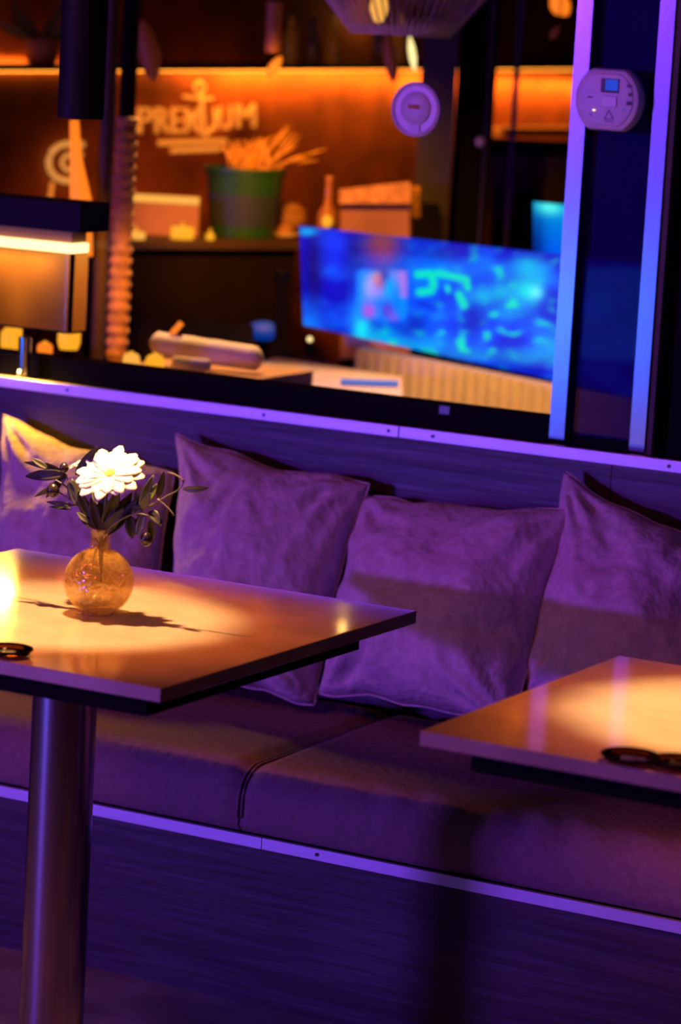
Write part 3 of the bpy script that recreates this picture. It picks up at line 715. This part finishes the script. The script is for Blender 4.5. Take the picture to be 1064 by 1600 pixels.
# small things right of the planter
p = cpt(508, .10) ; p = W(512, 378, cdep(cpt(440, .1))); p.z = cz
o = MB().lathe([(.018, .0), (.026, .03), (.024, .06), (.010, .085), (.009, .14), (.012, .15)], W(510, 372, 7.55), 20).build('tall_vase', M['glassbottle'], smooth=True)
tag(o, 'slim dark bottle vase with a warm base right of the dried grass', 'vase')
o2 = MB().blob(W(511, 346, 7.50), (.013, .013, .016)).build('glowing_vase_base', M['flame'], smooth=True); tag(o2, 'orange base of the slim bottle vase, built as a glowing ball', 'candle')  # vase base made to glow, no lamp here
for px, py, r in ((445, 372, .035),):
    p = cpt(px, .12); o = MB().lathe([(r * .5, 0.001), (r, .012), (r * .96, .013), (r * .4, .004)], p, 24).build('plate', M['cream'], smooth=True)
    tag(o, 'cream plate on the right end of the bar counter', 'plate')
    p = p + Vector((0, 0, .004)); o = MB().lathe([(.016, .004), (.022, .012), (.015, .028), (.004, .032)], p, 16).build('bread_roll', M['brown'], smooth=True); tag(o, 'brown roll on the cream plate', 'food')
p = cpt(448, .26); 
o = empty('round_basket', p, 'brown round basket behind the plate on the bar counter', 'basket'); MB().lathe([(.03, 0.001), (.05, .03), (.046, .055), (.030, .075), (.01, .08)], p, 24).build('basket_body', M['brown'], o, smooth=True)
MB().tube([p + Vector((0, 0, .056)) + RT * .046 * math.cos(a * PI / 8) + FW * .046 * math.sin(a * PI / 8) for a in range(17)], .003, 6).build('rim', M['rope'], o, smooth=True)

# upholstered chair
ch = empty('armchair', (W(596, 560, 7.9).x, W(596, 560, 7.9).y, 0), 'brown high-backed armchair with an orange-lit top behind the reflected blue screen', 'chair')
def quadbox(px0, px1, ptop0, ptop1, pbot, D, th, m, nm, par, bev=.01):
    a, b, c_, d_ = W(px0, pbot, D), W(px1, pbot, D), W(px1, ptop1, D), W(px0, ptop0, D)
    f = FW * th
    mb = MB(); mb.rings([[a, b, c_, d_], [a + f, b + f, c_ + f, d_ + f]])
    return mb.build(nm, m, par)
quadbox(532, 640, 300, 288, 560, 7.9, .10, M['brown'], 'backrest', ch)
quadbox(530, 641, 296, 284, 318, 7.86, .05, M['rope'], 'lit_top_band', ch)  # lighter orange material stands in for light on the backrest top
quadbox(628, 656, 290, 291, 340, 7.95, .03, M['rope'], 'side_wing', ch)
pbx = W(590, 560, 7.9); MB().box(pbx.x - .12, pbx.x + .12, pbx.y, pbx.y + .14, 0, pbx.z - .02).build('seat_base', M['dark'], ch)
spot('added_chair_light', W(600, -150, 7.6), W(600, 330, 7.9), (1, .32, .02), 34, 40, .8, .04)  # added spot to warm the chair
spot('added_planter_light', W(430, 70, 7.0), W(430, 290, 7.55), (1, .30, .015), 60, 75, .8, .03)  # added spot standing in for shelf light on the dried grass

# dark posts and door frames
def postobj(px0, px1, D, m, label, nm, th=.05, y=400):
    a, b = W(px0, y, D), W(px1, y, D); r = (b - a).length / 2; c_ = (a + b) / 2
    fr = Matrix.Translation((c_.x, c_.y, 0)) @ Matrix.Rotation(YAW, 4, 'Z')
    return tag(MB().box(-r, r, 0, th, 0, 2.74, frame=fr).build(nm, m), label, 'post')
postobj(648, 702, 8.1, M['darknavy'], 'navy painted post behind the round detector', 'square_post', .06, 300)
postobj(704, 764, 8.15, M['black'], 'black door post right of the navy post, with a small metal lock', 'door_post', .05, 300)
dfr = postobj(750, 754, 7.9, M['darknavy'], 'hair-thin blue-edged glass door frame before the black post', 'door_frame', .02, 320)
postobj(798, 806, 7.8, M['darknavy'], 'thin blue-edged door frame in front of the lit wall at the right', 'door_frame', .02, 200)
bpy.context.view_layer.update(); p = W(751, 222, 7.88); o = MB().lathe([(.011, 0), (.013, .004), (.012, .01), (.004, .012)], p, 20, -FW).build('door_knob', M['plastic'], dfr, smooth=True)
# low shelf and cabinets at right
a, b = onwall(764, 212, .02), onwall(905, 212, .02)
o = slab(a, b, 0, .05, .028).build('wall_ledge', M['rope']); tag(o, 'narrow orange-brown ledge under the lit wall patch at the right', 'shelf')
ck = empty('dark_cabinet', (W(830, 560, 8.2).x, W(830, 560, 8.2).y, 0), 'dark cabinet beneath the ledge at the right of the bar', 'cabinet')
quadbox(766, 920, 216, 222, 640, 8.5, .1, M['dark'], 'cabinet_body', ck)
quadbox(768, 830, 240, 242, 560, 8.48, .01, M['shelf'], 'door', ck); quadbox(834, 890, 244, 246, 560, 8.48, .01, M['shelf'], 'door', ck)

# ------------------------------------------------------------------ blue screens; the large one is a window reflection built as a glowing panel
def screen(name, corners, paint, nx, ny, label, strength=1.0):
    TL, TR, BR, BL = [Vector(c_) for c_ in corners]
    o = empty(name, (BL + BR) / 2, label, 'screen'); bpy.context.view_layer.update()
    me = bpy.data.meshes.new('display'); vs, fs, cs = [], [], []
    for j in range(ny + 1):
        for i in range(nx + 1):
            u, v = i / nx, j / ny
            vs.append((TL * (1 - u) + TR * u) * (1 - v) + (BL * (1 - u) + BR * u) * v); cs.append(paint(u, v))
    inv = o.matrix_world.inverted()
    for j in range(ny):
        for i in range(nx):
            k = j * (nx + 1) + i; fs.append((k, k + 1, k + nx + 2, k + nx + 1))
    me.from_pydata([inv @ v for v in vs], [], fs)
    ca = me.color_attributes.new('picture', 'FLOAT_COLOR', 'POINT')
    for k, c_ in enumerate(cs): ca.data[k].color = (*lin(c_), 1)
    m = bpy.data.materials.new('screen_picture'); m.use_nodes = True; nt = m.node_tree; b = nt.nodes['Principled BSDF']
    at = nt.nodes.new('ShaderNodeAttribute'); at.attribute_name = 'picture'
    b.inputs['Base Color'].default_value = (.004, .004, .004, 1); b.inputs['Roughness'].default_value = .25; b.inputs['Specular IOR Level'].default_value = .1
    nt.links.new(at.outputs['Color'], b.inputs['Emission Color']); b.inputs['Emission Strength'].default_value = strength
    me.materials.append(m); d = bpy.data.objects.new('display', me); COL.objects.link(d); d.parent = o
    back = (TR - TL).cross(BL - TL).normalized()
    if back.dot(FW) < 0: back = -back
    e0, e1 = .002, .03
    mb = MB(); mb.rings([[c_ + back * e0 for c_ in (TL, TR, BR, BL)], [c_ + back * e1 for c_ in (TL, TR, BR, BL)]]); mb.build('housing', M['black'], o)
    return o
def g(x, y, cx, cy, sx, sy, p=2): return math.exp(-(abs((x - cx) / sx) ** p + abs((y - cy) / sy) ** p))
def mixc(c1, c2, k): k = max(0, min(1, k)); return tuple(a * (1 - k) + b_ * k for a, b_ in zip(c1, c2))
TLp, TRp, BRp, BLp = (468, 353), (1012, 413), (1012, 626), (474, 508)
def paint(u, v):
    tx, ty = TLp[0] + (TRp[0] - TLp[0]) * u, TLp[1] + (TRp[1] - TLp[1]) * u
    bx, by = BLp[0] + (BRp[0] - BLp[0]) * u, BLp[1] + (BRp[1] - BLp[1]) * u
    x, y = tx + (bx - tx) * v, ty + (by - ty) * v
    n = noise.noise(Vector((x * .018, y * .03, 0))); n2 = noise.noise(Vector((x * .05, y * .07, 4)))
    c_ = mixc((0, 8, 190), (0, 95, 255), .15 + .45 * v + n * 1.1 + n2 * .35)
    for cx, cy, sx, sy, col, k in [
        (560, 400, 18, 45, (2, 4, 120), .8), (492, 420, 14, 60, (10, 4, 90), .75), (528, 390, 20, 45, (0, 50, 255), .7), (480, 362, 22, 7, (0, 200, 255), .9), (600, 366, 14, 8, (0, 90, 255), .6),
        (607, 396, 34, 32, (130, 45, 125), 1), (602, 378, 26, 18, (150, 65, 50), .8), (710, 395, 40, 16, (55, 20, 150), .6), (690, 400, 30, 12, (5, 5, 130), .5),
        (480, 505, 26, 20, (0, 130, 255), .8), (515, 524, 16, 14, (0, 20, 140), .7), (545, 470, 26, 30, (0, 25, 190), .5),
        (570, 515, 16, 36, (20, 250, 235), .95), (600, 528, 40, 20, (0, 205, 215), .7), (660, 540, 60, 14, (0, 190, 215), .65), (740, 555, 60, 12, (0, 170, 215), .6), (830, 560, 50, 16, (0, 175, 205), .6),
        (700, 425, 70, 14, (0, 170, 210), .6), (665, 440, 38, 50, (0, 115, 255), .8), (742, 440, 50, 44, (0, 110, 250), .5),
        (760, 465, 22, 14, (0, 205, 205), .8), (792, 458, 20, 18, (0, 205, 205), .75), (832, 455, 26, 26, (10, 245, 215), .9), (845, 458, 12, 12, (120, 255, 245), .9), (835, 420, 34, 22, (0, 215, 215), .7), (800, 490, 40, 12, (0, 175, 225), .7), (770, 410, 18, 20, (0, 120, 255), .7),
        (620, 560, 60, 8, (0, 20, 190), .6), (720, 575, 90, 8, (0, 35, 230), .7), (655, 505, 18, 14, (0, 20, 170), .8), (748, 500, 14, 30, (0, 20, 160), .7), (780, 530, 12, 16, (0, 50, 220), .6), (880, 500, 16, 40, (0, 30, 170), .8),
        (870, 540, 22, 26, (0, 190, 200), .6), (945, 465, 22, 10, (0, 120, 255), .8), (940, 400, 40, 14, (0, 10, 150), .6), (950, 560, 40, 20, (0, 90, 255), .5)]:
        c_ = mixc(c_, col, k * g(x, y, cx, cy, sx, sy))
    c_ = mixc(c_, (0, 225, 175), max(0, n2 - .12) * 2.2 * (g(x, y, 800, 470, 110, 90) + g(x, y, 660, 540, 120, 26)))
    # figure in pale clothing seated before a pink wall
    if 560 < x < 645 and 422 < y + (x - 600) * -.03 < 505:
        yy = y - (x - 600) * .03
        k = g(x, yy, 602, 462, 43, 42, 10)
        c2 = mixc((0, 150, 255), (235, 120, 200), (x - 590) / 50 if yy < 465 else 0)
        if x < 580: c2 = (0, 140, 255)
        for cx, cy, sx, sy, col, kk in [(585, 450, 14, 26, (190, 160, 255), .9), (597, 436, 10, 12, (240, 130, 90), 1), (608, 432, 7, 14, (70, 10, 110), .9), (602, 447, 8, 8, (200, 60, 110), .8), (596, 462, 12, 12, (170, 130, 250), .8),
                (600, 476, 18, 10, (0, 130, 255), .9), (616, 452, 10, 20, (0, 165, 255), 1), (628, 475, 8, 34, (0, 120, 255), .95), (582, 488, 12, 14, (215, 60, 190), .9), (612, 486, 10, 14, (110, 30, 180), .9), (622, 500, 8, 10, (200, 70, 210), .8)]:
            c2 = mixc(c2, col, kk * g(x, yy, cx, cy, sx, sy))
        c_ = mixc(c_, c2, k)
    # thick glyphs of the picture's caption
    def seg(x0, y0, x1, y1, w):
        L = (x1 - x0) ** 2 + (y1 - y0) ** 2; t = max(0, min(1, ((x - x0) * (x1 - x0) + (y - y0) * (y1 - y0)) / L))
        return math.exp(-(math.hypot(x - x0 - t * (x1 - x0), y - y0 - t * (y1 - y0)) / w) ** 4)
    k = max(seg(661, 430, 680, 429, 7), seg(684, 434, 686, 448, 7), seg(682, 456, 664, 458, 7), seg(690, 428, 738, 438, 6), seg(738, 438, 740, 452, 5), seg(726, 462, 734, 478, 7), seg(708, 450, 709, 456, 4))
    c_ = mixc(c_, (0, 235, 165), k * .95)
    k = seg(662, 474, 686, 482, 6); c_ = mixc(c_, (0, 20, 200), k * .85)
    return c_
screen('reflected_screen', (W(*TLp, 7.50), W(*TRp, 7.02), W(*BRp, 7.02), W(*BLp, 7.50)), paint, 260, 90,
       'window reflection of a large blue and turquoise screen with a seated figure, built as a glowing panel behind the glass', 1.15)
def paint2(u, v):
    c_ = mixc((0, 150, 210), (0, 60, 255), v); c_ = mixc(c_, (0, 20, 90), .7 * g(u, v, .05, .7, .2, .6))
    return mixc(c_, (90, 255, 240), g(u, v, .35, .06, .3, .10))
s2 = screen('small_screen', (W(833, 315, 7.4), W(905, 322, 7.4), W(905, 440, 7.4), W(833, 432, 7.4)), paint2, 40, 40, 'smaller cyan screen rising behind the reflected large screen next to the window post', 1.1)
# stands
p = W(760, 560, 7.45); MB().box(p.x - .03, p.x + .03, p.y, p.y + .03, 0, p.z + .02).build('stand', M['black'], [o_ for o_ in COL.objects if o_.name == 'reflected_screen'][0])
p = W(868, 400, 7.44); MB().box(p.x - .02, p.x + .02, p.y + .005, p.y + .03, 0, p.z).build('stand', M['black'], s2)

# ------------------------------------------------------------------ bench, tables and bolster just behind the glass
def pleated(px0, py0, px1, py1, D0, D1, hpx, label):
    a, b = W(px0, py0, D0), W(px1, py1, D1); d = b - a; n = 26
    o = empty('channel_back_bench', (a.x, a.y, 0), label, 'bench')
    pts = []
    nrm = Vector((d.y, -d.x, 0)).normalized()
    if nrm.y > 0: nrm = -nrm
    ring0, ring1 = [], []
    for i in range(n * 8 + 1):
        s = i / (n * 8); bul = .012 * abs(math.sin(PI * s * n)) ** .6
        p = a + d * s; ring0.append(p + nrm * bul)
    backs = [b - nrm * .04, a - nrm * .04]
    top = ring0 + backs; low = [Vector((q_.x, q_.y, .35)) for q_ in top]
    MB().rings([low, [q_ - Vector((0, 0, .012)) for q_ in top], [q_ - nrm * .006 for q_ in top]]).build('channelled_back', M['cream'], o, smooth='auto')
    MB().rings([[Vector((q_.x, q_.y, 0)) for q_ in (a, b, backs[0], backs[1])], [Vector((q_.x, q_.y, .34)) for q_ in (a, b, backs[0], backs[1])]]).build('bench_base', M['dark'], o)
    return o
pleated(556, 543, 1015, 634, 7.36, 6.93, 60, 'cream channel-tufted bench back below the reflected blue screen')
# low cream table
a, b = W(372, 566, 7.3), W(600, 582, 7.0)
zt_ = a.z
p1, p2, p3, p4 = PZ(360, 585, zt_), PZ(628, 628, zt_), PZ(628, 588, zt_), PZ(430, 558, zt_)
tb = empty('cream_table', ((p1.x + p3.x) / 2, (p1.y + p3.y) / 2, 0), 'cream topped table right behind the window frame, with small cards on it', 'table')
MB().rings([[p - Vector((0, 0, .02)) for p in (p1, p2, p3, p4)], [p1, p2, p3, p4]]).build('tabletop', M['creamtop'], tb)
cx, cy = (p1.x + p3.x) / 2, (p1.y + p3.y) / 2
MB().lathe([(.2, 0), (.2, .012), (.03, .02), (.03, zt_ - .02)], (cx, cy, 0), 24).build('pedestal', M['dark'], tb, smooth='auto')
def flat(px0, py0, px1, py1, m, nm, label, cat, h=.004):
    a_, b_, c_, d_ = PZ(px0, py1, zt_ + .001), PZ(px1, py1 + 3, zt_ + .001), PZ(px1, py0 + 3, zt_ + .001), PZ(px0, py0, zt_ + .001)
    tag(MB().rings([[a_, b_, c_, d_], [p + Vector((0, 0, h)) for p in (a_, b_, c_, d_)]]).build(nm, m), label, cat)
flat(532, 594, 622, 602, M['bluecloth'], 'menu_card', 'dark blue menu card lying on the cream table', 'card')
flat(562, 560, 606, 567, M['red'], 'red_card', 'dark red card lying at the back of the cream table', 'card', .006)
p = PZ(484, 556, zt_ + .0005); o = empty('tealight', p, 'small glass tealight holder with a white flame on the cream table', 'candle')
MB().lathe([(.013, 0), (.015, .03)], p, 20, caps=False).build('glass_cup', M['smoked'], o, smooth=True); MB().blob(W(484, 530, 7.2), (.0065, .0065, .0065)).build('flame', M['palelamp'], o, smooth=True)
# dark pedestal with flared foot
p = PZ(434, 556, zt_ + .0005)
o = MB().lathe([(.042, 0), (.040, .006), (.016, .022), (.010, .05), (.014, .10), (.010, .16), (.020, .20), (.022, .205)], p, 24).build('candle_stand', M['black'], smooth=True)
tag(o, 'black turned candle stand with a flared foot on the cream table', 'candlestick')
# bolster and cloth
def bolster(px0, py0, px1, py1, D0, D1, r, m, nm, label, cat):
    a_, b_ = W(px0, py0, D0), W(px1, py1, D1); d = (b_ - a_); n = 30; rings = []
    for i in range(n + 1):
        s = i / n; e = min(s, 1 - s); rr = r * min(1, (e * 14 + .02)) ** .5 * (1 + .06 * noise.noise(Vector((s * 9, 0, 3))))
        u = d.normalized().cross(Vector((0, 0, 1))).normalized()
        rings.append([a_ + d * s + u * rr * .8 * math.cos(k * PI / 10) + Vector((0, 0, 1)) * rr * math.sin(k * PI / 10) for k in range(20)])
    o_ = MB().rings(rings).build(nm, m, smooth=True); tag(o_, label, cat); return o_
bo = bolster(234, 536, 412, 562, 6.72, 6.66, .027, M['cream'], 'bolster_cushion', 'cream bolster cushion lying behind the window frame left of the cream table', 'cushion')
o = bolster(268, 566, 330, 572, 6.55, 6.53, .014, M['cream'], 'rolled_napkin', 'pale rolled cloth in front of the cream bolster', 'napkin')
bp_ = W(320, 580, 6.62)
lt = empty('side_bench', (bp_.x, bp_.y, 0), 'brown bench top under the bolster, mostly hidden by the window frame', 'bench')
MB().box(bp_.x - .20, bp_.x + .12, bp_.y - .10, bp_.y + .26, bp_.z - .05, bp_.z - .006, frame=None).build('bench_top', M['brown'], lt)
MB().box(bp_.x - .18, bp_.x + .10, bp_.y - .08, bp_.y + .24, 0, bp_.z - .05).build('bench_frame', M['dark'], lt)
# blue velvet stool and candles near the glass on the left
vp = W(412, 517, 7.56); o = empty('bar_stool', (vp.x, vp.y, 0), 'round blue velvet stool top on a thin dark column before the counter', 'stool')
MB().blob(vp, (.040, .040, .024), 3).build('seat', M['bluecloth'], o, smooth=True); MB().tube([(vp.x, vp.y, .001), (vp.x, vp.y, vp.z - .02)], .012, 10).build('column', M['black'], o)
quad = empty('dark_sofa', (W(320, 560, 7.3).x, W(320, 560, 7.3).y, 0), 'low dark sofa back between the counter and the cream bolster', 'sofa')
quadbox(200, 395, 496, 508, 600, 7.25, .08, M['dark'], 'sofa_back', quad)
for px, py, r, mm, lab in ((20, 532, .026, 'flame', 'yellow glowing candle jar behind the lamp stem at the left edge'), (108, 528, .024, 'flame', 'yellow glowing candle jar between lamp and column'),
        (70, 548, .016, 'amberlamp', 'amber glowing candle jar inside the dark hoop'), (242, 570, .020, 'flame', 'bright yellow candle jar beside the rope-wrapped post'), (205, 566, .018, 'ledsoft', 'dim amber candle jar behind the window frame at the foot of the post')):
    c_ = W(px, py, 6.5); o = MB().lathe([(r * .8, -r), (r, -r * .4), (r, r * .6), (r * .7, r)], c_, 18).build('candle_jar', M[mm], smooth=True)
    tag(o, lab, 'candle', 'candle jars on the ledge behind the window')
    MB().lathe([(r * .3, r), (r * .28, r * 1.25)], c_, 12).build('flame', M['flame'], o)
a_ = W(-60, 558, 6.5); b_ = W(262, 592, 6.45)
lg2 = MB().rings([[a_ + Vector((0, 0, -.02)), a_ + Vector((0, .16, -.02)), a_ + Vector((0, .16, 0)), a_], [b_ + Vector((0, 0, -.02)), b_ + Vector((0, .16, -.02)), b_ + Vector((0, .16, 0)), b_]]).build('candle_ledge', M['rope'])
tag(lg2, 'low ledge behind the window carrying the glowing candle jars', 'ledge')
hc = W(80, 552, 6.53); MBt = MB().tube([hc + RT * .042 - UP * .03] + [hc + RT * .042 * math.cos(k * PI / 12) + UP * .052 * math.sin(k * PI / 12) for k in range(13)] + [hc - RT * .042 - UP * .02], .0045, 8)
o = MBt.build('iron_hoop', M['black'], smooth=True); tag(o, 'dark iron hoop in front of the glowing candle jars, right of the lamp stem', 'decoration')
o = MB().tube([W(268, 522, 6.7), W(284, 504, 6.7)], .006, 8).build('incense_stick', M['amberlamp']); tag(o, 'short glowing orange stick above the cream bolster', 'decoration')

# ------------------------------------------------------------------ pendants inside
rp = W(632, -60, 6.7)
rt_ = empty('rattan_pendant', rp, 'rattan cage pendant lamp with slats glowing inside, at the top of the photo', 'lamp')
D = 6.7; k = D / FPX
R0, R1, zb_ = 78 * k, 132 * k, W(632, 52, D).z
zt2 = zb_ + 62 * k; zt3 = zt2 + 110 * k
cxy = (rp.x, rp.y)
def slat(i, n):
    a = 2 * PI * i / n; cs_, sn = math.cos(a), math.sin(a)
    prof = [(R0 * .15, zb_ - .003), (R0, zb_), (R0 * 1.12, zb_ + .012), (R1, zt2), (R1 * .9, zt2 + .05), (R1 * .4, zt3)]
    return [(cxy[0] + r * cs_, cxy[1] + r * sn, z) for r, z in prof[1:]]
for i in range(56):
    MB().tube(slat(i, 56), .0026, 6).build('rattan_slat', M['rattan'], rt_, smooth=True)
for r, z, w_ in ((R0, zb_, .005), (R0 * 1.1, zb_ + .010, .003), (R1, zt2, .004), (R1 * .4, zt3, .004)):
    MB().tube([(cxy[0] + r * math.cos(a * PI / 24), cxy[1] + r * math.sin(a * PI / 24), z) for a in range(49)], w_, 8).build('ring', M['rattan'], rt_, smooth=True)
MB().tube([(cxy[0], cxy[1], zt3), (cxy[0], cxy[1], 2.75)], .004, 8).build('cord', M['black'], rt_)
bb = W(592, 12, 6.72); MB().blob(bb, (.020, .020, .034)).build('bulb', M['ledsoft'], rt_, smooth=True)
MB().tube([bb, (cxy[0], cxy[1], zt3)], .003, 6).build('bulb_cable', M['black'], rt_)

bq_ = W(590, 24, 9.0); o = empty('globe_bulb', bq_, 'tiny warm globe bulb hanging behind the rattan pendant', 'lamp')
MB().blob(bq_, (.014, .014, .014)).build('globe', M['bulb'], o, smooth=True); MB().tube([bq_, Vector((bq_.x, bq_.y, 2.75))], .002, 6).build('cord', M['black'], o)
def teardrop(px0, py0, px1, py1, D, w, m, label, tube_top=None):
    a_, b_ = W(px0, py0, D), W(px1, py1, D)
    o_ = empty('leaf_pendant', b_, label, 'lamp', 'small leaf-shaped pendant lights')
    MB().tube([a_ + (b_ - a_) * s for s in (0, .15, .4, .7, .9, 1)], [.0005, w * .6, w, w * .9, w * .45, .001], 12).build('shade', M[m], o_, smooth=True)
    MB().tube([b_, Vector((b_.x, b_.y, 2.75))], .002, 6).build('cord', M['black'], o_)
teardrop(416, 122, 440, 88, 7.4, .013, 'amberlamp', 'bright amber leaf-shaped pendant beside the dark red tube')
teardrop(648, 112, 640, 56, 7.6, .009, 'palelamp', 'pale yellow slim leaf pendant under the rattan lamp')
teardrop(242, 130, 222, 30, 7.2, .026, 'copper', 'dark copper leaf pendant above the amber lettering')
teardrop(616, 132, 604, 48, 7.5, .018, 'copper', 'dark copper leaf pendant directly under the rattan lamp')
teardrop(860, 62, 874, 40, 7.8, .010, 'copper', 'small dim amber leaf pendant below the bright lamp at the top right')
teardrop(888, 24, 862, -8, 8.1, .026, 'amberlamp', 'bright amber lamp at the top right beside the window post')
o = empty('tube_pendant', W(426, 80, 7.5), 'dark red tube pendant hanging left of the rattan lamp', 'lamp')
tp1 = W(426, 82, 7.5); MB().lathe([(.020, 0), (.021, .12)], tp1, 20).build('tube_shade', M['copper'], o, smooth='auto'); MB().tube([tp1 + Vector((0, 0, .12)), Vector((tp1.x, tp1.y, 2.75))], .003, 6).build('cord', M['black'], o)

for o in list(COL.objects):
    if '_w' in o: del o['_w']
